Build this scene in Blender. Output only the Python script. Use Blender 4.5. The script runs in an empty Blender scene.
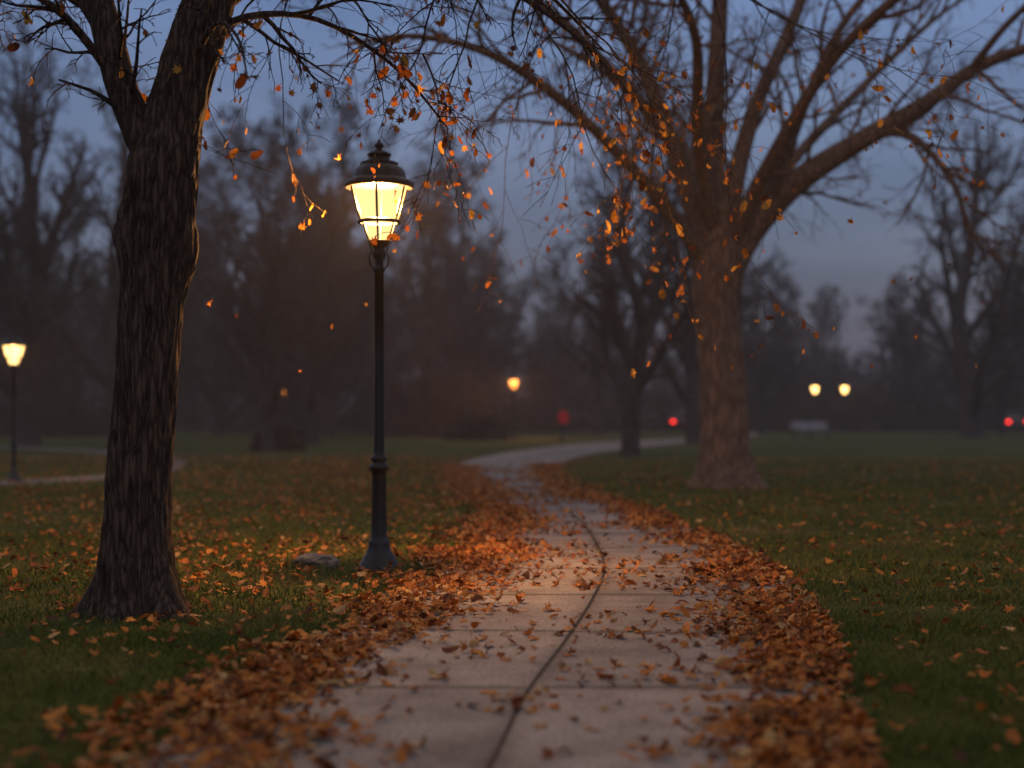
import bpy, math, random, bmesh
import numpy as np
from mathutils import Vector, noise, Matrix
NR = np.random.default_rng(11)
S = bpy.context.scene
C = S.collection

# ------------------------------------------------------------------ helpers
class B:
    def __init__(s): s.v=[]; s.f=[]; s.m=[]
def add_obj(name, b, mats, parent=None, smooth=True):
    me=bpy.data.meshes.new(name); me.from_pydata(b.v,[],b.f)
    for m in mats: me.materials.append(m)
    if b.m: me.polygons.foreach_set('material_index', b.m)
    me.polygons.foreach_set('use_smooth',[smooth]*len(me.polygons)); me.update()
    o=bpy.data.objects.new(name,me); C.objects.link(o)
    if parent: o.parent=parent
    return o
def empty(name, loc=(0,0,0)):
    e=bpy.data.objects.new(name,None); e.location=loc; e.empty_display_size=.2; C.objects.link(e); return e
def np_mesh(name, V, F, mat, parent=None, smooth=False):
    me=bpy.data.meshes.new(name); k=F.shape[1]
    me.vertices.add(len(V)); me.vertices.foreach_set('co',V.astype(np.float32).ravel())
    me.loops.add(F.size); me.loops.foreach_set('vertex_index',F.astype(np.int32).ravel())
    me.polygons.add(len(F)); me.polygons.foreach_set('loop_start',np.arange(0,F.size,k,dtype=np.int32))
    me.polygons.foreach_set('use_smooth',np.full(len(F),smooth))
    me.update(calc_edges=True); me.materials.append(mat)
    o=bpy.data.objects.new(name,me); C.objects.link(o)
    if parent: o.parent=parent
    return o
def resample(pts, n):
    P=np.array(pts,float); m=len(P); out=[]
    for i in range(n+1):
        t=i/n*(m-1); k=min(int(t),m-2); u=t-k
        p0=P[max(k-1,0)];p1=P[k];p2=P[k+1];p3=P[min(k+2,m-1)]
        out.append(.5*((2*p1)+(-p0+p2)*u+(2*p0-5*p1+4*p2-p3)*u*u+(-p0+3*p1-3*p2+p3)*u**3))
    return out
def tube(b, pts, sides, disp=None, mat=0, cap=True):
    n=len(pts); base=len(b.v)
    P=[Vector(p[:3]) for p in pts]
    T=(P[1]-P[0]).normalized()
    ref=Vector((0,1,0)) if abs(T.y)<.8 else Vector((1,0,0))
    N=T.cross(ref).normalized()
    for i in range(n):
        if i<n-1: T2=(P[i+1]-P[i])
        else: T2=(P[i]-P[i-1])
        if T2.length>1e-7: T=T2.normalized()
        N=(N-T*N.dot(T)).normalized(); Bn=T.cross(N)
        r=pts[i][3]
        for s in range(sides):
            a=2*math.pi*s/sides
            q=N*math.cos(a)+Bn*math.sin(a)
            rr=r if disp is None else disp(P[i],a,r,q)
            v=P[i]+q*rr; b.v.append((v.x,v.y,v.z))
    for i in range(n-1):
        o=base+i*sides
        for s in range(sides):
            s2=(s+1)%sides
            b.f.append((o+s,o+s2,o+sides+s2,o+sides+s)); b.m.append(mat)
    if cap and sides>2:
        b.f.append(tuple(base+(n-1)*sides+s for s in range(sides))); b.m.append(mat)
def lathe(b, prof, seg=28, mat=0, mod=None, off=0.0):
    base=len(b.v)
    for (r,z) in prof:
        for s in range(seg):
            a=2*math.pi*s/seg+off
            rr=r if mod is None else mod(r,z,a)
            b.v.append((rr*math.cos(a),rr*math.sin(a),z))
    for i in range(len(prof)-1):
        for s in range(seg):
            s2=(s+1)%seg; o=base+i*seg
            b.f.append((o+s,o+s2,o+seg+s2,o+seg+s)); b.m.append(mat)
def box(b, c, h, mat=0, rz=0):
    base=len(b.v); cs,sn=math.cos(rz),math.sin(rz)
    for dx in(-1,1):
        for dy in(-1,1):
            for dz in(-1,1):
                x=dx*h[0];y=dy*h[1]
                b.v.append((c[0]+x*cs-y*sn,c[1]+x*sn+y*cs,c[2]+dz*h[2]))
    for f in((0,1,3,2),(4,6,7,5),(0,4,5,1),(2,3,7,6),(0,2,6,4),(1,5,7,3)):
        b.f.append(tuple(base+i for i in f)); b.m.append(mat)

# ------------------------------------------------------------------ materials
def mat(name):
    m=bpy.data.materials.new(name); m.use_nodes=True; nt=m.node_tree
    nt.nodes.clear(); o=nt.nodes.new('ShaderNodeOutputMaterial'); return m,nt,o
def N(nt,t,**k):
    n=nt.nodes.new(t)
    for a,v in k.items(): setattr(n,a,v)
    return n
def ramp(nt,stops,interp='LINEAR'):
    n=nt.nodes.new('ShaderNodeValToRGB'); e=n.color_ramp.elements; n.color_ramp.interpolation=interp
    while len(e)<len(stops): e.new(.5)
    for i,(p,c) in enumerate(stops): e[i].position=p; e[i].color=(*c,1)
    return n
def bark(name, c1, c2, sc=1.0, bump=.8, squash=.13, dist=.07):
    m,nt,o=mat(name); L=nt.links.new
    tc=N(nt,'ShaderNodeTexCoord'); mp=N(nt,'ShaderNodeMapping'); mp.inputs['Scale'].default_value=(1,1,squash)
    L(tc.outputs['Object'],mp.inputs[0])
    n1=N(nt,'ShaderNodeTexNoise'); n1.inputs['Scale'].default_value=30*sc; n1.inputs['Detail'].default_value=8; n1.inputs['Roughness'].default_value=.75
    v=N(nt,'ShaderNodeTexVoronoi',feature='DISTANCE_TO_EDGE'); v.inputs['Scale'].default_value=30*sc
    mx=N(nt,'ShaderNodeMix',data_type='RGBA'); mx.inputs[0].default_value=dist
    L(mp.outputs[0],n1.inputs[0]); L(mp.outputs[0],mx.inputs[6]); L(n1.outputs['Color'],mx.inputs[7]); L(mx.outputs[2],v.inputs[0])
    ad=N(nt,'ShaderNodeMath',operation='MULTIPLY_ADD'); ad.inputs[1].default_value=1.5
    L(v.outputs['Distance'],ad.inputs[0]); L(n1.outputs['Fac'],ad.inputs[2])
    r=ramp(nt,[(.38,c1),(.65,tuple((x+y)*.4 for x,y in zip(c1,c2))),(1.0,c2)]); L(ad.outputs[0],r.inputs[0])
    bp=N(nt,'ShaderNodeBump'); bp.inputs['Strength'].default_value=bump; bp.inputs['Distance'].default_value=.03/sc
    L(ad.outputs[0],bp.inputs['Height'])
    p=N(nt,'ShaderNodeBsdfPrincipled'); p.inputs['Roughness'].default_value=.9; p.inputs['Specular IOR Level'].default_value=.2
    L(r.outputs[0],p.inputs['Base Color']); L(bp.outputs[0],p.inputs['Normal']); L(p.outputs[0],o.inputs[0]); return m
def plain(name,c,rough=.6,metal=0,var=.25,sc=8):
    m,nt,o=mat(name); L=nt.links.new
    tc=N(nt,'ShaderNodeTexCoord'); n=N(nt,'ShaderNodeTexNoise'); n.inputs['Scale'].default_value=sc; n.inputs['Detail'].default_value=5
    L(tc.outputs['Object'],n.inputs[0])
    r=ramp(nt,[(.3,tuple(x*(1-var) for x in c)),(.7,tuple(min(1,x*(1+var)) for x in c))]); L(n.outputs[0],r.inputs[0])
    p=N(nt,'ShaderNodeBsdfPrincipled'); p.inputs['Roughness'].default_value=rough; p.inputs['Metallic'].default_value=metal
    L(r.outputs[0],p.inputs['Base Color']); L(p.outputs[0],o.inputs[0]); return m
def emis(name,c,s,trans=0.0):
    m,nt,o=mat(name); L=nt.links.new
    e=N(nt,'ShaderNodeEmission'); e.inputs[0].default_value=(*c,1); e.inputs[1].default_value=s
    if trans>0:
        t=N(nt,'ShaderNodeBsdfTransparent'); x=N(nt,'ShaderNodeMixShader'); x.inputs[0].default_value=1-trans
        L(t.outputs[0],x.inputs[1]); L(e.outputs[0],x.inputs[2]); L(x.outputs[0],o.inputs[0])
    else: L(e.outputs[0],o.inputs[0])
    return m
def leafmat(name, stops, transl=.35, rough=.75):
    m,nt,o=mat(name); L=nt.links.new
    g=N(nt,'ShaderNodeNewGeometry'); r=ramp(nt,stops); L(g.outputs['Random Per Island'],r.inputs[0])
    tc=N(nt,'ShaderNodeTexCoord'); n=N(nt,'ShaderNodeTexNoise'); n.inputs['Scale'].default_value=60; L(tc.outputs['Object'],n.inputs[0])
    mm=N(nt,'ShaderNodeMix',data_type='RGBA',blend_type='MULTIPLY'); mm.inputs[0].default_value=.6
    r2=ramp(nt,[(.35,(.45,.4,.35)),(.65,(1,1,1))]); L(n.outputs[0],r2.inputs[0]); L(r.outputs[0],mm.inputs[6]); L(r2.outputs[0],mm.inputs[7])
    p=N(nt,'ShaderNodeBsdfPrincipled'); p.inputs['Roughness'].default_value=rough; p.inputs['Specular IOR Level'].default_value=.3; L(mm.outputs[2],p.inputs['Base Color'])
    t=N(nt,'ShaderNodeBsdfTranslucent'); L(mm.outputs[2],t.inputs[0])
    x=N(nt,'ShaderNodeMixShader'); x.inputs[0].default_value=transl; L(p.outputs[0],x.inputs[1]); L(t.outputs[0],x.inputs[2]); L(x.outputs[0],o.inputs[0]); return m

M_bark=bark('bark_left',(.014,.010,.008),(.22,.15,.105),1.0,1.0)
M_bark2=bark('bark_big',(.10,.06,.042),(.34,.21,.14),.6,.7)
M_bark3=bark('bark_mid',(.035,.028,.027),(.12,.09,.08),.4,.5)
M_far=plain('bark_far',(.045,.037,.037),.95,0,.3,.4)
M_iron=plain('painted_iron',(.014,.012,.010),.42,.2,.3,20)
M_glass=emis('lit_glass',(1,.68,.25),1.8,.45)
M_farg=emis('lit_glass_far',(1,.58,.18),9)
M_fallen=leafmat('fallen_leaves',[(0,(.09,.03,.012)),(.25,(.25,.07,.015)),(.5,(.46,.14,.02)),(.72,(.58,.23,.04)),(.88,(.30,.15,.06)),(1,(.60,.38,.15))],.15)
M_hang=leafmat('hanging_leaves',[(0,(.14,.045,.015)),(.35,(.36,.11,.02)),(.65,(.55,.21,.03)),(1,(.66,.36,.06))],.35)

m,nt,o=mat('lawn_ground'); L=nt.links.new; M_ground=m
tc=N(nt,'ShaderNodeTexCoord')
n1=N(nt,'ShaderNodeTexNoise'); n1.inputs['Scale'].default_value=.35; n1.inputs['Detail'].default_value=6
n2=N(nt,'ShaderNodeTexNoise'); n2.inputs['Scale'].default_value=9; n2.inputs['Detail'].default_value=8; n2.inputs['Roughness'].default_value=.7
L(tc.outputs['Object'],n1.inputs[0]); L(tc.outputs['Object'],n2.inputs[0])
r1=ramp(nt,[(.35,(.055,.072,.016)),(.57,(.080,.092,.022)),(.70,(.13,.085,.032))]); L(n1.outputs[0],r1.inputs[0])
r2=ramp(nt,[(.3,(.35,.35,.35)),(.7,(1.3,1.2,1.1))]); L(n2.outputs[0],r2.inputs[0])
mm=N(nt,'ShaderNodeMix',data_type='RGBA',blend_type='MULTIPLY'); mm.inputs[0].default_value=1; L(r1.outputs[0],mm.inputs[6]); L(r2.outputs[0],mm.inputs[7])
p=N(nt,'ShaderNodeBsdfPrincipled'); p.inputs['Roughness'].default_value=1; p.inputs['Specular IOR Level'].default_value=.1
bp=N(nt,'ShaderNodeBump'); bp.inputs['Strength'].default_value=.8; bp.inputs['Distance'].default_value=.05
L(n2.outputs[0],bp.inputs['Height']); L(mm.outputs[2],p.inputs['Base Color']); L(bp.outputs[0],p.inputs['Normal']); L(p.outputs[0],o.inputs[0])

m,nt,o=mat('grass_blades'); L=nt.links.new; M_grass=m
tc=N(nt,'ShaderNodeTexCoord')
n1=N(nt,'ShaderNodeTexNoise'); n1.inputs['Scale'].default_value=.9; n1.inputs['Detail'].default_value=6; L(tc.outputs['Object'],n1.inputs[0])
n2=N(nt,'ShaderNodeTexNoise'); n2.inputs['Scale'].default_value=90; L(tc.outputs['Object'],n2.inputs[0])
r1=ramp(nt,[(.32,(.070,.098,.018)),(.5,(.11,.135,.025)),(.66,(.18,.16,.05))]); L(n1.outputs[0],r1.inputs[0])
r2=ramp(nt,[(.3,(.45,.45,.45)),(.7,(1.5,1.35,1.2))]); L(n2.outputs[0],r2.inputs[0])
mm=N(nt,'ShaderNodeMix',data_type='RGBA',blend_type='MULTIPLY'); mm.inputs[0].default_value=1; L(r1.outputs[0],mm.inputs[6]); L(r2.outputs[0],mm.inputs[7])
p=N(nt,'ShaderNodeBsdfPrincipled'); p.inputs['Roughness'].default_value=.7; p.inputs['Specular IOR Level'].default_value=.2; L(mm.outputs[2],p.inputs['Base Color'])
L(p.outputs[0],o.inputs[0])

def concrete(name, joint=1.75, seam=True, k=1.0):
    m,nt,o=mat(name); L=nt.links.new
    uv=N(nt,'ShaderNodeUVMap'); uv.uv_map='uv'; sp=N(nt,'ShaderNodeSeparateXYZ'); L(uv.outputs[0],sp.inputs[0])
    tc=N(nt,'ShaderNodeTexCoord')
    na=N(nt,'ShaderNodeTexNoise'); na.inputs['Scale'].default_value=1.6; na.inputs['Detail'].default_value=8; na.inputs['Roughness'].default_value=.7
    nb=N(nt,'ShaderNodeTexNoise'); nb.inputs['Scale'].default_value=45; nb.inputs['Detail'].default_value=6
    L(tc.outputs['Object'],na.inputs[0]); L(tc.outputs['Object'],nb.inputs[0])
    def M(op,a,bv,c=None):
        n=N(nt,'ShaderNodeMath',operation=op)
        for i,v in enumerate((a,bv,c)):
            if v is None: continue
            if isinstance(v,(int,float)): n.inputs[i].default_value=v
            else: L(v,n.inputs[i])
        return n.outputs[0]
    wob=M('MULTIPLY',M('SUBTRACT',nb.outputs[0],.5),.012)
    vv=M('ADD',sp.outputs[1],wob)
    fr=M('ABSOLUTE',M('SUBTRACT',M('FRACT',M('DIVIDE',vv,joint),0),.5),0)
    dv=M('MULTIPLY',M('SUBTRACT',.5,fr),joint)
    du=M('MULTIPLY',M('ABSOLUTE',M('ADD',M('SUBTRACT',sp.outputs[0],.5),M('MULTIPLY',wob,.6)),0),2.8)
    d=M('MINIMUM',dv,M('ADD',du,-.001)) if seam else dv
    rj=ramp(nt,[(0.006,(0,0,0)),(.014,(.7,.7,.7)),(.10,(1,1,1))]); L(d,rj.inputs[0])
    fl=M('FLOOR',M('DIVIDE',vv,joint),0); fu=M('FLOOR',M('MULTIPLY',sp.outputs[0],2),0)
    cx=N(nt,'ShaderNodeCombineXYZ'); L(fl,cx.inputs[0]); L(fu,cx.inputs[1])
    wn=N(nt,'ShaderNodeTexWhiteNoise',noise_dimensions='2D'); L(cx.outputs[0],wn.inputs[0])
    rs=ramp(nt,[(0,(.74,.75,.76)),(1,(1.1,1.07,1.04))]); L(wn.outputs[0],rs.inputs[0])
    rc=ramp(nt,[(.3,(.15*k,.125*k,.112*k)),(.5,(.27*k,.232*k,.207*k)),(.72,(.37*k,.323*k,.288*k))]); L(na.outputs[0],rc.inputs[0])
    rb=ramp(nt,[(.3,(.58,.58,.58)),(.6,(1.12,1.12,1.12))]); L(nb.outputs[0],rb.inputs[0])
    cur=rc.outputs[0]
    for q in (rs.outputs[0],rb.outputs[0]):
        x=N(nt,'ShaderNodeMix',data_type='RGBA',blend_type='MULTIPLY'); x.inputs[0].default_value=1; L(cur,x.inputs[6]); L(q,x.inputs[7]); cur=x.outputs[2]
    x=N(nt,'ShaderNodeMix',data_type='RGBA'); x.inputs[6].default_value=(.02,.016,.013,1); L(rj.outputs[0],x.inputs[0]); L(cur,x.inputs[7]); cur=x.outputs[2]
    p=N(nt,'ShaderNodeBsdfPrincipled'); p.inputs['Roughness'].default_value=.9; p.inputs['Specular IOR Level'].default_value=.25; L(cur,p.inputs['Base Color'])
    h=M('ADD',M('MULTIPLY',rj.outputs[0],1.0),M('MULTIPLY',nb.outputs[0],.35))
    bp=N(nt,'ShaderNodeBump'); bp.inputs['Strength'].default_value=.7; bp.inputs['Distance'].default_value=.012
    L(h,bp.inputs['Height']); L(bp.outputs[0],p.inputs['Normal']); L(p.outputs[0],o.inputs[0]); return m
M_path=concrete('path_concrete')

# ------------------------------------------------------------------ ground & path
b=B(); G=900
b.v=[(-G,-60,0),(G,-60,0),(G,G,0),(-G,G,0)]; b.f=[(0,1,2,3)]; b.m=[0]
add_obj('lawn_ground',b,[M_ground])

PL=[(-4.4,-10),(-2.2,0),(-1.46,4.5),(-1.33,6.49),(-1.10,8.22),(-.84,10),(-.58,11.8),(-.40,13.7),(-.28,17.6),(-.49,21.7),(-1.14,28.4),(-1.42,33.6),(-1.16,41),(.56,52.8),(3.7,66),(9,77.5),(13,89),(17.5,105)]
PR=[(-1.9,-11),(.45,0),(1.12,4.5),(1.45,6.49),(1.72,8.0),(1.99,10),(2.12,11.9),(2.08,14.4),(1.92,17.6),(1.55,21.7),(1.10,27.4),(1.13,33.6),(1.68,41),(3.3,50),(6.6,61),(10.8,71.5),(14.6,86),(18.8,103)]
def ribbon(name,PLs,PRs,z,mtl,n=200,cols=8):
    a=resample([(x,y,0,0) for x,y in PLs],n); c=resample([(x,y,0,0) for x,y in PRs],n)
    me=bpy.data.meshes.new(name); V=[];F=[];UV=[]; s=0; prev=None; sv=[]
    for i in range(n+1):
        mid=(a[i]+c[i])/2
        if prev is not None: s+=float(np.linalg.norm(mid-prev))
        prev=mid; sv.append(s)
        V.append((a[i][0],a[i][1],-.05))
        for k in range(cols+1):
            u=k/cols; q=a[i]*(1-u)+c[i]*u; V.append((q[0],q[1],z))
        V.append((c[i][0],c[i][1],-.05))
    w=cols+3
    for i in range(n):
        for k in range(w-1):
            F.append((i*w+k,i*w+k+1,(i+1)*w+k+1,(i+1)*w+k))
            uu=[min(max((k-1)/cols,0),1),min(max(k/cols,0),1)]
            UV+= [uu[0],sv[i],uu[1],sv[i],uu[1],sv[i+1],uu[0],sv[i+1]]
    me.from_pydata(V,[],F); me.uv_layers.new(name='uv'); me.uv_layers['uv'].data.foreach_set('uv',UV)
    me.materials.append(mtl); me.update(); o=bpy.data.objects.new(name,me); C.objects.link(o); return o
ribbon('concrete_path',PL,PR,.02,M_path,260)
SL=[(-40,18),(-20,22.8),(-12,26.4),(-9.3,29.2),(-9.0,34),(-11.2,42),(-15,50),(-24,60)]
SR=[(-40,16.8),(-20,21.5),(-11.4,25.1),(-8.1,28.6),(-7.9,34),(-10.0,42.5),(-14,51),(-23,61.2)]
ribbon('side_path',SL,SR,.012,concrete('side_concrete',2.2,False,.7),120,3)
M_asph=plain('asphalt',(.05,.05,.052),.8,0,.3,4)
b=B(); b.v=[(-300,124,.006),(300,128,.006),(300,135,.006),(-300,131,.006)]; b.f=[(0,1,2,3)]; b.m=[0]; add_obj('road',b,[M_asph])

A=np.array(resample([(x,y,0,0) for x,y in PL],400)); Bq=np.array(resample([(x,y,0,0) for x,y in PR],400))
def Lx(y): return np.interp(y,A[:,1],A[:,0])
def Rx(y): return np.interp(y,Bq[:,1],Bq[:,0])
SC=(np.array(resample([(x,y,0,0) for x,y in SL],70))+np.array(resample([(x,y,0,0) for x,y in SR],70)))[:,:2]/2
def onside(x,y):
    out=np.zeros(len(x),bool); k=np.where((x<-6)&(y>14))[0]
    for c in SC:
        if len(k): out[k]|=((x[k]-c[0])**2+(y[k]-c[1])**2)<.58**2
    return out

def vnoise(x,y,s,seed=0):
    rg=np.random.default_rng(seed); T=rg.random((256,256))
    X=x*s+1000;Y=y*s+1000; xi=np.floor(X).astype(int);yi=np.floor(Y).astype(int);fx=X-xi;fy=Y-yi
    fx=fx*fx*(3-2*fx);fy=fy*fy*(3-2*fy)
    g=lambda i,j:T[i%256,j%256]
    return (g(xi,yi)*(1-fx)+g(xi+1,yi)*fx)*(1-fy)+(g(xi,yi+1)*(1-fx)+g(xi+1,yi+1)*fx)*fy

# ------------------------------------------------------------------ grass
def make_grass():
    xs=[];ys=[];ws=[];hs=[]
    for (y0,y1,dens,w,h) in ((3.2,9,1800,.0034,.05),(9,15,900,.005,.05),(15,26,280,.009,.055),(26,40,60,.018,.06)):
        W=y1*.40+1.5; n=int((y1-y0)*2*W*dens)
        x=NR.uniform(-W,W,n); y=NR.uniform(y0,y1,n)
        wob=(vnoise(x,y,3.0,5)-.5)*.24
        k=((x<Lx(y)+.03+wob)|(x>Rx(y)-.03+wob))&~onside(x,y)&(vnoise(x,y,1.4,3)*.7+vnoise(x,y,5,9)*.5>NR.uniform(0.05,.75,n))
        x=x[k];y=y[k]; xs.append(x);ys.append(y);ws.append(np.full(len(x),w));hs.append(h*(.45+1.1*vnoise(x,y,2.2,8))*NR.uniform(.5,1.35,len(x)))
    x=np.concatenate(xs);y=np.concatenate(ys);w=np.concatenate(ws);h=np.concatenate(hs);n=len(x)
    a=NR.uniform(0,2*np.pi,n); dx=np.cos(a);dy=np.sin(a); la=NR.uniform(0,2*np.pi,n); lean=NR.uniform(.1,.9,n)*h
    V=np.zeros((n,4,3))
    V[:,0]=np.stack([x-dx*w,y-dy*w,0*x],1); V[:,1]=np.stack([x+dx*w,y+dy*w,0*x],1)
    mx=x+np.cos(la)*lean*.4; my=y+np.sin(la)*lean*.4
    V[:,2]=np.stack([mx+dx*w*.8,my+dy*w*.8,h*.6],1)
    V[:,3]=np.stack([x+np.cos(la)*lean,y+np.sin(la)*lean,h],1)
    V=V.reshape(-1,3); i=np.arange(n)*4
    F=np.concatenate([np.stack([i,i+1,i+2],1),np.stack([i,i+2,i+3],1)])
    np_mesh('grass',V,F,M_grass); print('GRASS',n)
make_grass()

# ------------------------------------------------------------------ leaves
def leaf_templates():
    T=[]
    ang=[-90,-50,-28,-5,20,42,62,78,90,102,118,138,160,185,208,230]
    rad=[.25,.62,.38,.8,.42,.95,.45,.6,1.1,.6,.45,.95,.42,.8,.38,.62]
    T.append([(r*math.cos(math.radians(a)),r*math.sin(math.radians(a))) for a,r in zip(ang,rad)])
    out=[]
    for i in range(16):
        a=2*math.pi*i/16; out.append((.52*math.cos(a)*(1-.25*math.sin(a)),1.0*math.sin(a)))
    T.append(out)
    out=[]
    for i in range(16):
        a=2*math.pi*i/16+.1; rr=.85 if i%2 else .55; out.append((.8*rr*math.cos(a),rr*math.sin(a)*1.1))
    T.append(out)
    return [np.array([(0,0)]+t) for t in T]
TM=leaf_templates()
def leaves(name,P,size,mtl,tilt=.5,curl=.5,parent=None,hang=False):
    P=np.asarray(P,float); n=len(P); tid=NR.choice(3,n,p=[.5,.3,.2]); V=np.zeros((n,17,3))
    for t in range(3):
        k=tid==t; V[k,:,:2]=TM[t][None]
    V[:,:,0]*=NR.uniform(.7,1.1,n)[:,None]
    cx=NR.normal(0,curl,n)[:,None]; cy=NR.normal(0,curl,n)[:,None]
    V[:,:,2]=cx*V[:,:,0]**2+cy*V[:,:,1]**2*.7+NR.normal(0,.06,(n,17))
    V*=size[:,None,None]
    a=NR.uniform(0,2*np.pi,n); ca,sa=np.cos(a),np.sin(a)
    tx=NR.normal(1.4,.5,n) if hang else NR.normal(0,tilt,n)
    ct,st=np.cos(tx),np.sin(tx)
    ty=NR.normal(0,tilt,n); c2,s2=np.cos(ty),np.sin(ty)
    x,y,z=V[:,:,0].copy(),V[:,:,1].copy(),V[:,:,2].copy()
    y,z=y*ct[:,None]-z*st[:,None],y*st[:,None]+z*ct[:,None]
    x,z=x*c2[:,None]+z*s2[:,None],-x*s2[:,None]+z*c2[:,None]
    x,y=x*ca[:,None]-y*sa[:,None],x*sa[:,None]+y*ca[:,None]
    if not hang: z=z-z.min(1)[:,None]*.75
    V=np.stack([x,y,z],2)+P[:,None,:]
    base=np.arange(n)*17
    F=[]
    for i in range(16): F.append(np.stack([base,base+1+i,base+1+(i+1)%16],1))
    return np_mesh(name,V.reshape(-1,3),np.concatenate(F),mtl,parent,True)
pts=[]
def scatter(x,y,z): pts.append(np.stack([x,y,z],1))
# drift along the right edge
n=17000; y=3.5+34*NR.random(n)**1.3; wd=.13+.24*vnoise(y*0,y,.8,71); off=.04+.30*vnoise(y*0,y,.5,75)*np.clip((y-6)/4,0,1)
e=NR.normal(0,1,n)*wd+off; e=np.where(e<-.12,np.abs(e),e); x=Rx(y)-e
k=(NR.random(n)<np.clip((1.7*vnoise(x,y,1.7,21)+.8*vnoise(x,y,5,22)-.5),.04,1)*np.clip(1.15-y/60,0,1)); scatter(x[k],y[k],.022+np.abs(NR.normal(0,.014,k.sum())))
# drift along the left edge
n=16500; y=3.5+33*NR.random(n)**1.3; wd=.15+.22*vnoise(y*0,y,.7,72); e=NR.normal(0,1,n)*wd+.08+.18*vnoise(y*0,y,.5,76); x=Lx(y)+e
k=(NR.random(n)<np.clip((1.6*vnoise(x,y,1.6,33)+.7*vnoise(x,y,5,32)-.42),.08,1)); z=np.where(x<Lx(y),.035,.022)+np.abs(NR.normal(0,.014,n)); scatter(x[k],y[k],z[k])
# stray leaves on the slabs
n=5600; y=NR.uniform(4,34,n); u=NR.random(n); x=Lx(y)*(1-u)+Rx(y)*u
k=NR.random(n)<np.clip(vnoise(x,y,1.7,41)**3.0*2.3*(.5+np.clip((y-5)/5,0,.7)),0,1)+.035; scatter(x[k],y[k],np.full(k.sum(),.022))
# left lawn
n=38000; y=NR.uniform(4.5,44,n); x=-NR.uniform(0.3,16,n)
w=(np.exp(-((x+3.6)/3.2)**2)*.8+.45)*np.clip((y-4.5)/5,.25,1)
k=(x<Lx(y)+.05)&(NR.random(n)<w*(vnoise(x,y,.9,51)*1.2+vnoise(x,y,3.1,52)*.5-.25))&~((np.abs(x+1.1)<.17)&(np.abs(y-11.77)<.17)); scatter(x[k],y[k],.028+NR.uniform(0,.03,k.sum()))
# right lawn
n=30000; y=NR.uniform(4.2,42,n); x=NR.uniform(1,18,n)
k=(x>Rx(y))&(NR.random(n)<.03+.62*vnoise(x,y,.8,61)*vnoise(x,y,3,62)*1.6+.25*np.exp(-(x-Rx(y))/.25)); scatter(x[k],y[k],.03+NR.uniform(0,.03,k.sum()))
P=np.concatenate(pts); print('LEAVES',len(P))
leaves('fallen_leaves',P,NR.uniform(.022,.056,len(P)),M_fallen,.38,.5)

# ------------------------------------------------------------------ trees
def rv(r): return Vector((r.gauss(0,1),r.gauss(0,1),r.gauss(0,1))).normalized()
def grow(b,p,d,Ln,r,lvl,cfg,rng,tips):
    n=cfg['seg'][lvl]; pts=[(p.x,p.y,p.z,r)]; dv=d.normalized(); q=p.copy(); end=cfg.get('end',.3)
    for i in range(n):
        dv=(dv+rv(rng)*cfg['wob'][lvl]+Vector((0,0,cfg['up'][lvl]))).normalized()
        q=q+dv*(Ln/n); pts.append((q.x,q.y,q.z,max(cfg['rmin'],r*(1-(1-end)*(i+1)/n))))
    tube(b,pts,3 if r<.012 else (4 if r<.04 else 7),cap=False)
    kids(b,pts,Ln,lvl,cfg,rng,tips)
    if lvl>=cfg['max']-1: tips.extend([(a[0],a[1],a[2]) for a in pts[1:]])
def kids(b,pts,Ln,lvl,cfg,rng,tips,t0=.15,num=None):
    if lvl>=cfg['max']: return
    n=len(pts)-1; kk=num if num is not None else cfg['kids'][lvl]
    for j in range(kk):
        t=t0+(1-t0)*(j+rng.random())/kk; i=min(int(t*n),n-1); u=t*n-i
        a=Vector(pts[i][:3]);c=Vector(pts[i+1][:3]); p=a.lerp(c,u); d=(c-a).normalized(); rr=pts[i][3]*(1-u)+pts[i+1][3]*u
        pr=rv(rng); pr=(pr-d*pr.dot(d)).normalized(); an=math.radians(rng.uniform(*cfg['ang']))
        cd=d*math.cos(an)+pr*math.sin(an)
        L2=Ln*cfg['ratio'][lvl]*rng.uniform(.6,1.2)*(1.1-.45*t)
        r2=max(cfg['rmin'],min(rr*.75,cfg['rs'][lvl]*rng.uniform(.7,1.2)))
        grow(b,p,cd,L2,r2,lvl+1,cfg,rng,tips)
def thin(T,cell,rng):
    rng.shuffle(T); seen={}; out=[]
    for t in T:
        k=(int(t[0]//cell),int(t[1]//cell),int(t[2]//cell))
        if k in seen: continue
        seen[k]=1; out.append(t)
    return out

def ridge_disp(amp, flareh, flare, fs, sc=1.0, burls=()):
    def f(P,a,r,q):
        w=Vector((q.x*r*15*sc,q.y*r*15*sc,P.z*1.5*sc))
        nz=1-abs(noise.noise(w*1.6))*2.6; nz2=noise.noise(w*4+Vector((5,5,5))); lo=noise.noise(Vector((q.x*1.1,q.y*1.1,P.z*1.1*sc)))
        rr=r*(1+amp*nz+amp*.5*nz2+.07*lo)
        fl=math.exp(-max(P.z,0)/flareh)
        rr+=r*flare*fl*(.55+.45*math.sin(a*fs+1.3)+.35*math.sin(a*3+.4))
        for (bz,ba,bw,bh) in burls:
            da=(a-ba+math.pi)%(2*math.pi)-math.pi
            rr+=bh*math.exp(-((P.z-bz)/bw)**2-(da/.7)**2)
        return rr
    return f

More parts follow.
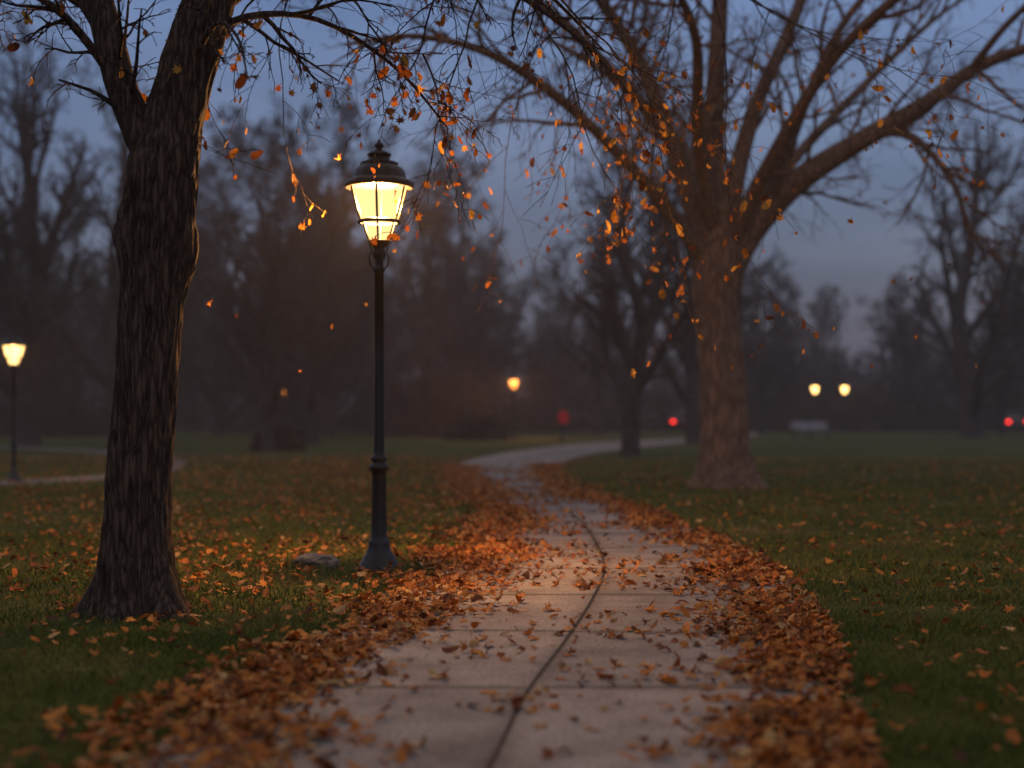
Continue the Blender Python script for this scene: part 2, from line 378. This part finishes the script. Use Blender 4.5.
def left_tree():
    base=(-2.42,9.24,0); e=empty('foreground_tree',base); b=B(); rg=random.Random(3); tips=[]
    tr=[(0,0,-.05,.22),(.0,0,.35,.205),(0,0,.8,.195),(.03,0,1.4,.19),(.08,0,2.05,.19),(.11,0,2.45,.215),(.15,0,2.85,.215),(.24,.02,3.3,.175),(.36,.05,3.75,.165),(.5,.1,4.3,.14),(.55,.15,5.2,.11),(.8,.1,6.6,.07),(.9,0,8,.03)]
    pts=resample(tr,300); tube(b,pts,110,ridge_disp(.085,.22,.9,5,1.0,((2.35,3.4,.2,.05),(2.42,0.2,.16,.04),(2.9,1.2,.2,.03))))
    cfg=dict(seg=[7,6,5,5],wob=[.18,.22,.26,.26],up=[.03,-.02,-.06,-.1],kids=[6,5,4,0],ratio=[.5,.5,.5],rs=[.02,.009,.005],ang=(25,65),rmin=.0028,max=3,end=.3)
    limbs=[
     [(.13,0,2.85,.13),(.0,.0,3.15,.105),(-.12,0,3.45,.10),(-.27,.02,4.0,.09),(-.55,.1,5.0,.06),(-1.0,.2,6.2,.03)],
     [(.36,.05,3.8,.05),(.8,.3,4.25,.036),(1.5,1.0,4.6,.028),(2.3,2.0,4.7,.022),(3.0,2.9,4.5,.016),(3.6,3.6,4.05,.01)],
     [(.33,0,3.6,.035),(.62,.1,3.9,.026),(1.1,.4,3.98,.018),(1.6,.8,3.75,.013),(1.95,1.2,3.4,.007)],
     [(.45,.05,4.1,.045),(.9,-.2,4.4,.03),(1.7,-.1,4.5,.022),(2.5,.6,4.35,.016),(3.1,1.3,4.0,.008)],
     [(.55,.1,4.7,.05),(1.3,.9,5.3,.04),(2.3,2.2,5.6,.03),(3.7,3.6,5.7,.022),(4.8,4.6,5.3,.01)],
     [(-.1,0,3.4,.035),(-.5,-.2,3.9,.025),(-1.0,-.4,4.0,.016),(-1.6,-.4,3.7,.008)],
     [(-.2,0,3.7,.04),(-.6,.3,4.2,.03),(-1.2,.8,4.3,.02),(-1.9,1.2,3.9,.01)],
     [(-.25,0,4.0,.05),(-.9,.5,4.9,.04),(-1.8,1.2,5.1,.03),(-2.9,2.0,4.9,.01)],
     [(.3,0,3.5,.025),(.55,-.3,3.75,.016),(.75,-.6,3.6,.01),(.85,-.8,3.3,.005)],
     [(.55,.1,4.9,.045),(1.2,1.8,5.6,.035),(2.2,4.0,6.0,.025),(3.2,5.6,5.8,.012)],
     [(.5,.1,4.4,.04),(1.0,-.9,4.7,.03),(1.9,-1.6,4.6,.02),(2.9,-1.9,4.1,.01)],
    ]
    for i,l in enumerate(limbs):
        p=resample(l,40 if i==0 else 18); tube(b,p,20 if i==0 else 7,(ridge_disp(.06,.001,0,1) if i==0 else None))
        Ln=sum((Vector(l[k+1][:3])-Vector(l[k][:3])).length for k in range(len(l)-1))
        kids(b,p,min(Ln,3.2)*.62,0,cfg,rg,tips,.18,[12,14,10,12,14,14,14,12,6,14,12][i])
    hang=[(2.5,2.1,4.65,2.0),(1.9,1.5,4.6,1.3),(2.95,2.8,4.5,1.9),(3.4,3.4,4.2,1.7),(1.3,.6,4.2,.9),(2.2,1.9,4.7,2.2),(4.1,3.9,5.6,2.9),(4.5,4.3,5.4,2.9),(3.7,3.6,5.7,2.6),(1.75,1.4,4.0,.9),(3.2,3.1,4.35,2.2),(3.9,3.7,5.6,3.2),(2.4,4.4,5.95,3.0),(3.0,5.2,5.85,3.3),(1.4,2.4,5.7,2.2),(.9,.6,4.4,1.5),(4.8,4.6,5.3,2.4),(2.7,.8,4.3,1.4),(1.2,1.6,5.5,2.2)]
    c2=dict(cfg); c2['seg']=[10,6,4,4]; c2['kids']=[8,4,0,0]; c2['max']=2; c2['ratio']=[.50,.45,.4]; c2['wob']=[.22,.28,.2,.2]; c2['up']=[-.08,-.08,-.1,-.1]
    ht=[]
    for (x,y,z,Ln) in hang:
        grow(b,Vector((x,y,z)),Vector((rg.uniform(-.6,.8),rg.uniform(-.4,.4),-.45)),Ln,.011,0,c2,rg,ht)
    add_obj('trunk_and_branches',b,[M_bark],e)
    T1=thin([t for t in tips if t[2]>2.0],.2,rg); T1=T1[:int(len(T1)*.14)]
    T2=thin(ht,.12,rg); T2=T2[:int(len(T2)*.36)]
    P=[(t[0]+rg.gauss(0,.015),t[1]+rg.gauss(0,.015),t[2]-.035) for t in T1+T2]
    print('hang',len(T1),len(T2))
    leaves('leaves',P,NR.uniform(.025,.058,len(P)),M_hang,.6,.5,e,True)
left_tree()

def big_tree():
    e=empty('spreading_tree',(3.83,25.3,0)); b=B(); rg=random.Random(12); tips=[]
    tr=[(0,0,-.05,.46),(-.02,0,.6,.43),(-.07,0,1.6,.405),(-.14,0,2.6,.39),(-.19,0,3.4,.41),(-.15,0,4.0,.45),(-.15,0,4.5,.38),(-.2,0,5.2,.25)]
    tube(b,resample(tr,130),72,ridge_disp(.06,.28,.6,5,.6))
    limbs=[
     ([(-.05,0,3.7,.30),(.35,0,4.5,.27),(1.12,-.2,5.35,.23),(2.19,-.5,6.05,.18),(3.26,-.8,6.65,.14),(4.15,-1,7.26,.11),(5.3,-1.2,7.6,.08),(7.0,-1.4,7.7,.04)],20),
     ([(2.1,-.5,6.0,.10),(2.7,-.7,6.2,.09),(3.2,-.9,5.95,.07),(3.7,-1.1,5.2,.05),(3.95,-1.2,4.4,.03),(4.4,-1.2,3.9,.015)],12),
     ([(-.05,0,4.0,.24),(.15,.2,5.4,.18),(.59,.5,6.9,.14),(1.1,.8,8.0,.12),(1.6,1.0,9.2,.10),(2.2,1.2,11,.04)],16),
     ([(-.2,0,4.2,.26),(-.27,-.2,6.3,.19),(-.2,-.5,8.7,.14),(-.3,-.7,10.2,.12),(-.2,-.9,12,.04)],14),
     ([(-.3,0,4.0,.22),(-.9,-.3,5.7,.16),(-1.5,-.6,7.2,.13),(-2.3,-.9,8.4,.10),(-3.3,-1.3,9.6,.05)],16),
     ([(-.3,0,3.9,.17),(-1.1,-.8,4.8,.13),(-2.2,-2.0,5.7,.10),(-3.2,-3.2,6.3,.08),(-4.2,-4.5,6.6,.06),(-5.2,-5.6,6.55,.04),(-6.0,-6.5,6.2,.02)],18),
     ([(-1.1,-.4,6.1,.10),(-2.0,-1.2,7.0,.08),(-3.4,-2.6,7.9,.06),(-5.0,-4.0,8.2,.04),(-6.8,-5.2,8.0,.02)],16),
     ([(.0,0,4.2,.17),(.5,-1.2,5.5,.13),(1.3,-3.0,7.0,.09),(2.4,-5.0,7.8,.06),(3.2,-6.8,7.9,.03)],14),
     ([(.3,0,4.5,.14),(1.2,1.2,5.8,.11),(2.9,2.2,7.6,.08),(4.6,3.0,9.2,.05),(5.8,3.5,10,.02)],14),
     ([(-.2,0,4.4,.16),(-.7,-1.4,5.9,.12),(-1.0,-3.5,7.0,.08),(-1.6,-5.5,7.3,.05),(-2.0,-7.2,6.8,.02)],14),
     ([(-.1,0,4.4,.2),(-.6,1.4,6.2,.15),(-1.8,3.0,8.0,.1),(-3.4,4.0,9.2,.04)],12),
     ([(.6,-.05,4.75,.12),(1.0,-.5,6.0,.1),(1.7,-1.2,7.8,.07),(2.9,-1.6,9.3,.04),(3.4,-1.8,10.4,.02)],12),
     ([(4.0,-1,7.2,.07),(4.6,-2.0,8.0,.05),(5.6,-3.4,8.4,.03),(6.6,-4.6,8.0,.015)],12),
     ([(-2.2,-.9,8.3,.08),(-3.4,-2.4,8.9,.06),(-4.8,-4.4,9.0,.04),(-6.0,-6.6,8.4,.02)],12),
    ]
    cfg=dict(seg=[8,6,5,4],wob=[.19,.24,.28,.28],up=[.02,.0,-.04,-.06],kids=[7,5,4,0],ratio=[.58,.52,.5],rs=[.04,.016,.008],ang=(25,65),rmin=.005,max=3,end=.3)
    for l,k in limbs:
        p=resample(l,26); tube(b,p,14)
        kids(b,p,3.3,0,cfg,rg,tips,.2,k)
    add_obj('trunk_and_branches',b,[M_bark2],e)
    T=thin([t for t in tips if t[2]<9.5 and (abs(t[0])>.8 or t[2]>5)],.5,rg); P=[(t[0],t[1],t[2]-.05) for t in T[:int(len(T)*.20)]]
    print('big tips',len(tips),len(P))
    leaves('leaves',P,NR.uniform(.04,.072,len(P)),M_hang,.6,.5,e,True)
big_tree()
# leaves caught mid-fall
rg=random.Random(5); P=[]
for i in range(26):
    y=rg.uniform(8,15); P.append((rg.uniform(-.22,.34)*y,y,1.3+rg.uniform(.03,.25)*y))
leaves('falling_leaves',P,NR.uniform(.02,.042,len(P)),M_hang,.9,.6,None,True)

def bare_mesh(name,H,r,seed,mtl,twigs=0,fork=.28,rmin=.02,spread=1.0,elmin=18,taper=.65):
    b=B(); rg=random.Random(seed); tips=[]
    tr=[(0,0,-.1,r*1.5),(0,0,H*.03,r*1.1),(rg.gauss(0,.1),0,H*.15,r),(rg.gauss(0,.25),rg.gauss(0,.2),H*.35,r*.8),(rg.gauss(0,.3),rg.gauss(0,.3),H*.6,r*.5),(rg.gauss(0,.5),rg.gauss(0,.4),H*.95,r*.12)]
    p=resample(tr,26); tube(b,p,12)
    cfg=dict(seg=[7,6,4,4],wob=[.15,.2,.25,.28],up=[.10,.05,.02,0],kids=[8,6,4,0],ratio=[.5,.5,.5],rs=[r*.22,r*.1,rmin],ang=(28,62),rmin=rmin,max=3,end=.3)
    k0=int(26*fork); q=p[k0:]
    n=len(q)-1
    for j in range(15):
        t=(j+rg.random())/15; i=min(int(t*n),n-1); a=Vector(q[i][:3]); az=rg.uniform(0,6.28)
        el=math.radians(rg.uniform(elmin,60)+20*t); d=Vector((math.cos(az)*math.cos(el),math.sin(az)*math.cos(el),math.sin(el)))
        grow(b,a,d,H*.42*(1.1-taper*t)*spread*rg.uniform(.8,1.15),q[i][3]*.62,0,cfg,rg,tips)
    if twigs:
        tp=[tips[rg.randrange(len(tips))] for _ in range(twigs)]
        for t in tp:
            c=Vector(t)+rv(rg)*rg.uniform(0,.5); a=rv(rg)*rg.uniform(.15,.5); s=a.cross(rv(rg)).normalized()*.022; i=len(b.v)
            for v in (c-a-s,c-a+s,c+a+s,c+a-s): b.v.append(tuple(v))
            b.f.append((i,i+1,i+2,i+3)); b.m.append(0)
    me=bpy.data.meshes.new(name); me.from_pydata(b.v,[],b.f); me.materials.append(mtl); me.update(); return me
def place(me,name,loc,rz=0,s=1,parent=None):
    o=bpy.data.objects.new(name,me); o.location=loc; o.rotation_euler=(0,0,rz); o.scale=(s,s,s); C.objects.link(o)
    if parent: o.parent=parent
    return o
mA=bare_mesh('bare_tree_a',12,.27,21,M_bark3,0,.38,.012,.95,34,.5)
mB=bare_mesh('bare_tree_b',17,.5,22,M_bark3,0,.24,.014,1.1,22,.5)
place(mA,'bare_tree',(3.75,45,0),.4,1.0)
place(mA,'bare_tree',(8.3,65,0),2.2,1.25)
place(mB,'bare_tree',(25.9,80,0),1.0,1.12)
place(mA,'bare_tree',(-8.6,50,0),3.6,.85)
place(mB,'bare_tree',(-8.9,63,0),.3,.75)
place(mA,'bare_tree',(-15.5,56,0),5.0,1.1)
place(mB,'bare_tree',(-20.5,60,0),5.6,1.0)
D=empty('distant_trees'); far=[bare_mesh('far_tree_%d'%i,15,.32,40+i,M_far,3200,.2,.02,1.1,20,.4) for i in range(4)]
rg=random.Random(77)
for band,cnt in ((80,9),(96,11),(118,16),(145,19),(180,20)):
    for i in range(cnt):
        d=band+rg.uniform(-7,7); x=(-.44+.88*(i+rg.random())/cnt)*d
        if abs(x-26)<4 and d<90: continue
        if d<92 and x>-6: continue
        s=rg.uniform(.6,.92)+(.28 if x<0 else 0)
        place(far[rg.randrange(4)],'tree',(x,d,0),rg.uniform(0,6.28),s,D)
def bush_mesh(name,rx,ry,rz,n,seed):
    g=np.random.default_rng(seed); u=g.normal(size=(n,3)); u/=np.linalg.norm(u,axis=1)[:,None]; rr=g.uniform(.5,1,n)**.5
    a=np.arctan2(u[:,1],u[:,0]); lump=1+.18*np.sin(a*3+seed)+.15*np.sin(a*5+u[:,2]*4)
    c=u*(rr*lump)[:,None]*np.array([rx,ry,rz]); c[:,2]=np.abs(c[:,2])
    s=g.uniform(.05,.13,n); V=np.zeros((n,4,3)); p=g.normal(size=(n,3)); q=g.normal(size=(n,3)); p/=np.linalg.norm(p,axis=1)[:,None]; q/=np.linalg.norm(q,axis=1)[:,None]
    for k,(i,j) in enumerate(((-1,-.5),(.2,-1),(1,.5),(-.2,1))): V[:,k]=c+p*(s*i)[:,None]+q*(s*j)[:,None]
    return V.reshape(-1,3),np.arange(n*4).reshape(-1,4)
M_bush=plain('bush_twigs',(.055,.032,.018),.9,0,.6,1.5)
def bush(name,loc,r,n,seed,parent=None):
    V,F=bush_mesh(name,*r,n,seed); o=np_mesh(name,V,F,M_bush,parent); o.location=loc; return o
bush('shrub',(-2.0,74,0),(1.5,1.2,1.25),4500,1)
bush('shrub',(-8.6,52,0),(.9,.8,.8),2500,2)
bush('shrub',(-4.6,84,0),(3.2,1.8,3.6),9000,3)
H=empty('distant_hedge'); o0=bush('hedge_clump',(0,110,0),(7,3,2.6),5000,5,H)
for i in range(50):
    d=rg.choice((88,112,118,150)); x=rg.uniform(-.45,.45)*d
    if d<100 and x>-10: d=116
    o=place(o0.data,'hedge_clump',(x,d+rg.uniform(-2,2),0),rg.uniform(0,6.28),1,H); o.scale=(rg.uniform(.5,1.1),rg.uniform(.5,1),rg.uniform(.5,1.7))

# ------------------------------------------------------------------ street lamps
def lamp(loc,scale=1.0,glass=M_glass,power=0,col=(1,.47,.14)):
    e=empty('street_lamp',loc); e.scale=(scale,)*3
    b=B()
    def flute(r,z,a): return r*(1+.07*math.cos(a*8)) if (.24<z<.86) else r
    prof=[(0,0),(.185,0),(.185,.035),(.165,.05),(.16,.085),(.14,.10),(.135,.125),(.115,.15),(.098,.19),(.085,.23),(.088,.25),(.07,.27),(.062,.30),(.058,.5),(.055,.80),(.06,.83),(.078,.845),(.082,.865),(.078,.885),(.058,.90),(.055,.915),(.07,.93),(.07,.945),(.048,.965),
          (.044,1.0),(.042,1.8),(.038,2.48),(.05,2.49),(.052,2.51),(.038,2.53),(.034,2.58),(.046,2.60),(.062,2.635),(.05,2.66),(.045,2.68),(.085,2.715),(.098,2.73),(.098,2.745),(.0,2.746)]
    lathe(b,prof,32,0,flute)
    def rib(r,z,a): return r*(1+.05*max(0,math.cos(a*6))**8) if z>3.21 else r
    hood=[(.0,3.185),(.25,3.19),(.27,3.175),(.285,3.18),(.29,3.205),(.28,3.225),(.255,3.24),(.215,3.245),(.212,3.27),(.205,3.31),(.18,3.345),(.145,3.365),(.15,3.375),(.15,3.388),(.11,3.395),(.085,3.41),(.085,3.44),(.098,3.447),(.09,3.465),(.05,3.485),(.026,3.495),(.02,3.505),(.038,3.52),(.038,3.535),(.018,3.555),(.006,3.58),(0,3.585)]
    lathe(b,hood,48,0,rib)
    lathe(b,[(.15,2.885),(.178,2.885),(.182,2.905),(.165,2.915),(.15,2.912),(.15,2.885)],30)
    off=math.pi/6
    for k in range(6):
        a=k*math.pi/3+off; c,s=math.cos(a),math.sin(a)
        tube(b,[(.252*c,.252*s,3.185,.010),(.215*c,.215*s,3.06,.010),(.168*c,.168*s,2.9,.010)],6)
        tube(b,[(.145*c,.145*s,2.89,.008),(.12*c,.12*s,2.81,.008),(.092*c,.092*s,2.74,.008)],6)
    for k in range(4):
        a=k*math.pi/2+.4; c,s=math.cos(a),math.sin(a)
        tube(b,[(.04*c,.04*s,2.5,.007),(.075*c,.075*s,2.54,.008),(.085*c,.085*s,2.60,.007),(.065*c,.065*s,2.655,.006),(.08*c,.08*s,2.716,.006)],6)
    add_obj('post_and_hood',b,[M_iron],e)
    g=B(); lathe(g,[(.163,2.912),(.21,3.06),(.246,3.184)],6,0,None,off); lathe(g,[(.09,2.748),(.118,2.81),(.142,2.886)],6,0,None,off)
    add_obj('glass',g,[glass],e,False)
    if power:
        l=bpy.data.lights.new('lamp_light','POINT'); l.energy=power; l.color=col; l.shadow_soft_size=.06
        o=bpy.data.objects.new('lamp_light',l); o.location=(0,0,3.05); C.objects.link(o); o.parent=e
    return e
lamp((-1.10,11.77,0),1.0,M_glass,1450)
M_lg=emis('lit_glass_left',(1,.6,.2),4,.4); M_og=emis('lit_glass_amber',(1,.3,.05),6,.4)
lamp((-9.67,27.6,0),.83,M_lg,260)
lamp((0.11,77,0),1.0,M_og,1800,(1,.36,.08))
lamp((23.0,108,0),1.08,M_farg,0)
lamp((25.25,108,0),1.08,M_farg,0)
lamp((-17.3,108,0),1.0,M_og,0)

# ------------------------------------------------------------------ rock
bm=bmesh.new(); bmesh.ops.create_icosphere(bm,subdivisions=4,radius=1)
for v in bm.verts:
    n=noise.fractal(v.co*1.4+Vector((3,1,2)),1,2,5); v.co*=1+.28*n
    v.co.x*=.17; v.co.y*=.13; v.co.z*=.085
me=bpy.data.meshes.new('rock'); bm.to_mesh(me); bm.free(); me.materials.append(plain('stone',(.16,.135,.11),.9,0,.4,18))
o=bpy.data.objects.new('rock',me); o.location=(-1.66,12.1,.045); C.objects.link(o)

# ------------------------------------------------------------------ bench
M_white=plain('pale_paint',(.36,.36,.38),.6,0,.08)
e=empty('park_bench',(16.8,80,0)); e.rotation_euler=(0,0,.12)
b=B()
for k in range(4): box(b,(0,-.18+k*.13,.46),(1.1,.055,.02))
add_obj('seat',b,[M_white],e,False)
b=B()
for k in range(3): box(b,(0,.30+k*.03,.58+k*.14),(1.1,.018,.055))
add_obj('backrest',b,[M_white],e,False)
for i,x in enumerate((-1.0,0,1.0)):
    b=B(); box(b,(x,-.18,.22),(.03,.03,.22)); box(b,(x,.27,.22),(.03,.03,.22)); box(b,(x,.33,.66),(.03,.02,.23)); box(b,(x,.04,.425),(.03,.24,.015))
    if x: box(b,(x,.0,.68),(.035,.27,.02)); box(b,(x,-.2,.56),(.03,.025,.10))
    add_obj('leg_%d'%(i+1),b,[M_iron],e,False)

# ------------------------------------------------------------------ cars
M_tail=emis('tail_light',(1,.03,.02),7); M_win=plain('window_glass',(.02,.022,.026),.1); M_tyre=plain('tyre',(.02,.02,.02),.9)
def car(loc,rz,col):
    e=empty('parked_car',loc); e.rotation_euler=(0,0,rz); paint=plain('car_paint',col,.3,.2,.05)
    secs=[(-2.15,.45,.80,.78),(-2.1,.35,.95,.84),(-1.7,.30,1.0,.88),(-1.2,.28,1.02,.9),(0,.26,.98,.9),(1.0,.28,.95,.9),(1.7,.3,.86,.86),(2.1,.35,.72,.78),(2.15,.42,.62,.72)]
    b=B()
    for (y,z0,z1,w) in secs:
        zm=(z0+z1)/2
        for (x,z) in ((-w*.9,z0),(-w,z0+.12),(-w,zm+.1),(-w*.93,z1),(w*.93,z1),(w,zm+.1),(w,z0+.12),(w*.9,z0)): b.v.append((x,y,z))
    for i in range(len(secs)-1):
        for s in range(8): b.f.append((i*8+s,i*8+(s+1)%8,(i+1)*8+(s+1)%8,(i+1)*8+s)); b.m.append(0)
    b.f.append(tuple(range(8))); b.f.append(tuple(range(len(secs)*8-8,len(secs)*8))); b.m+=[0,0]
    add_obj('body',b,[paint],e,False)
    b=B(); cs=[(-1.75,.98,.80),(-1.25,1.40,.66),(-.4,1.47,.66),(.3,1.42,.66),(1.05,.96,.80)]
    for (y,z,w) in cs:
        for x,zz in ((-.84,.93),(-w,z),(w,z),(.84,.93)): b.v.append((x,y,zz))
    for i in range(4):
        for s,mi in((0,1),(1,0 if i in(1,2) else 1),(2,1)): b.f.append((i*4+s,i*4+s+1,(i+1)*4+s+1,(i+1)*4+s)); b.m.append(mi)
    add_obj('cabin',b,[paint,M_win],e,False)
    k=0
    for x in(-.82,.82):
        for y in(-1.35,1.35):
            b=B(); lathe(b,[(0,-.1),(.24,-.1),(.33,-.08),(.33,.08),(.24,.1),(0,.1)],20); k+=1
            o=add_obj('wheel_%d'%k,b,[M_tyre],e); o.location=(x,y,.33); o.rotation_euler=(0,math.pi/2,0)
        b=B(); box(b,(x*.82,-2.15,.78),(.13,.03,.07)); add_obj('tail_lamp',b,[M_tail],e,False)
car((13.0,116,0),.25,(.10,.015,.015)); car((39.5,112,0),-.2,(.06,.06,.07))

# ------------------------------------------------------------------ pedestrian
def person(loc,rz):
    e=empty('walking_person',loc); e.rotation_euler=(0,0,rz)
    J=[((0,0,.95),.15),((0,0,1.15),.135),((0,0,1.36),.15),((0,0,1.47),.07),((0,.01,1.54),.06),
       ((.17,0,1.40),.07),((.24,.06,1.14),.055),((.24,-.08,.90),.045),((.24,-.11,.82),.045),
       ((-.17,0,1.40),.07),((-.24,-.06,1.14),.055),((-.23,.10,.92),.045),((-.23,.14,.84),.045),
       ((.10,0,.86),.10),((.10,-.14,.50),.07),((.10,-.05,.10),.05),((.10,-.20,.05),.045),
       ((-.10,0,.86),.10),((-.10,.14,.50),.07),((-.10,.38,.16),.05),((-.10,.30,.06),.045)]
    E=[(0,1),(1,2),(2,3),(3,4),(2,5),(5,6),(6,7),(7,8),(2,9),(9,10),(10,11),(11,12),(0,13),(13,14),(14,15),(15,16),(0,17),(17,18),(18,19),(19,20)]
    me=bpy.data.meshes.new('body'); me.from_pydata([j[0] for j in J],E,[]); o=bpy.data.objects.new('body',me); C.objects.link(o); o.parent=e
    sk=o.modifiers.new('s','SKIN')
    for i,j in enumerate(J): me.skin_vertices[0].data[i].radius=(j[1],j[1]*.8)
    me.skin_vertices[0].data[0].use_root=True
    o.modifiers.new('u','SUBSURF').levels=2; o.modifiers['u'].render_levels=2
    m,nt,oo=mat('clothes'); tc=N(nt,'ShaderNodeTexCoord'); sp=N(nt,'ShaderNodeSeparateXYZ'); nt.links.new(tc.outputs['Object'],sp.inputs[0])
    r=ramp(nt,[(0,(.02,.02,.03)),(.88,(.85,.02,.02))],'CONSTANT'); nt.links.new(sp.outputs[2],r.inputs[0]); p=N(nt,'ShaderNodeBsdfPrincipled'); nt.links.new(r.outputs[0],p.inputs['Base Color']); nt.links.new(p.outputs[0],oo.inputs[0]); me.materials.append(m)
    bm=bmesh.new(); bmesh.ops.create_uvsphere(bm,u_segments=20,v_segments=14,radius=1)
    for v in bm.verts:
        v.co=Vector((v.co.x*.078,v.co.y*.098,v.co.z*.118))
        if v.co.y<-.09: v.co.y-=.015
    h=bpy.data.meshes.new('head'); bm.to_mesh(h); bm.free(); h.materials.append(plain('hair',(.04,.025,.015),.8)); ho=bpy.data.objects.new('head',h); ho.location=(0,-.01,1.64); C.objects.link(ho); ho.parent=e
person((2.45,68,0),2.6)

# ------------------------------------------------------------------ mist: one thin homogeneous scattering air volume
m,nt,o=mat('evening_mist'); L=nt.links.new
vs=N(nt,'ShaderNodeVolumeScatter'); vs.inputs[0].default_value=(1,.9,.86,1); vs.inputs[1].default_value=.0014; vs.inputs['Anisotropy'].default_value=.0
L(vs.outputs[0],o.inputs['Volume'])
b=B(); box(b,(0,129,8.5),(150,122,9.5)); add_obj('mist',b,[m],None,False)

# ------------------------------------------------------------------ sky, sun, camera
w=bpy.data.worlds.new('World'); S.world=w; w.use_nodes=True; nt=w.node_tree; nt.nodes.clear(); L=nt.links.new
sky=N(nt,'ShaderNodeTexSky',sky_type='NISHITA'); sky.sun_disc=False; sky.sun_elevation=math.radians(1.0); sky.sun_rotation=math.radians(200); sky.air_density=1.2; sky.dust_density=1.5; sky.ozone_density=3
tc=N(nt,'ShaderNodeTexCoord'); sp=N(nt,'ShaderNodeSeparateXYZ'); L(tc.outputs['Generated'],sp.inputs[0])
r=ramp(nt,[(0,(.075,.072,.10)),(.10,(.10,.125,.20)),(.28,(.14,.205,.385)),(.55,(.28,.285,.36)),(1,(.45,.41,.41))]); L(sp.outputs[2],r.inputs[0])  # upper stops, out of view, brightened and warmed to add ambient fill light
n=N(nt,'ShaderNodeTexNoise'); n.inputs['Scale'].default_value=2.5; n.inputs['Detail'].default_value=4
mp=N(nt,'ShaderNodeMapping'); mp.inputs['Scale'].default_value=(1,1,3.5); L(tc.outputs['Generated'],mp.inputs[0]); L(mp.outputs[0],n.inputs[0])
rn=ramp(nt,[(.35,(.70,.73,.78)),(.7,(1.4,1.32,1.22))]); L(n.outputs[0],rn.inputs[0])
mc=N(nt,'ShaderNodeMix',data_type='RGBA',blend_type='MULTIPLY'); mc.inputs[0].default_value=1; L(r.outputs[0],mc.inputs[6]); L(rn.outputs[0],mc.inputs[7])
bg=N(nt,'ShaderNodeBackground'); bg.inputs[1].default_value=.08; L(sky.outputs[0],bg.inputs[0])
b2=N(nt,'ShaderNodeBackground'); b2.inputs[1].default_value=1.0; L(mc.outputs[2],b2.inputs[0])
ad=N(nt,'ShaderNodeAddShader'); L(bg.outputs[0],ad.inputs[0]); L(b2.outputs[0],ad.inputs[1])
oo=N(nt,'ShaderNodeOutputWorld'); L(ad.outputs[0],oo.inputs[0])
l=bpy.data.lights.new('sun','SUN'); l.energy=.06; l.angle=math.radians(20); l.color=(1,.8,.65); so=bpy.data.objects.new('sun',l); so.rotation_euler=(math.radians(75),0,math.radians(20)); C.objects.link(so)

cd=bpy.data.cameras.new('camera'); cam=bpy.data.objects.new('camera',cd); C.objects.link(cam); S.camera=cam
cam.location=(0,0,1.3); cam.rotation_euler=(math.radians(90),0,0); cd.lens=50; cd.sensor_width=36; cd.shift_y=31/1024
cd.clip_end=2000; cd.dof.use_dof=True; cd.dof.focus_distance=10.0; cd.dof.aperture_fstop=.8
S.view_settings.view_transform='Standard'; S.view_settings.look='None'; S.view_settings.exposure=0
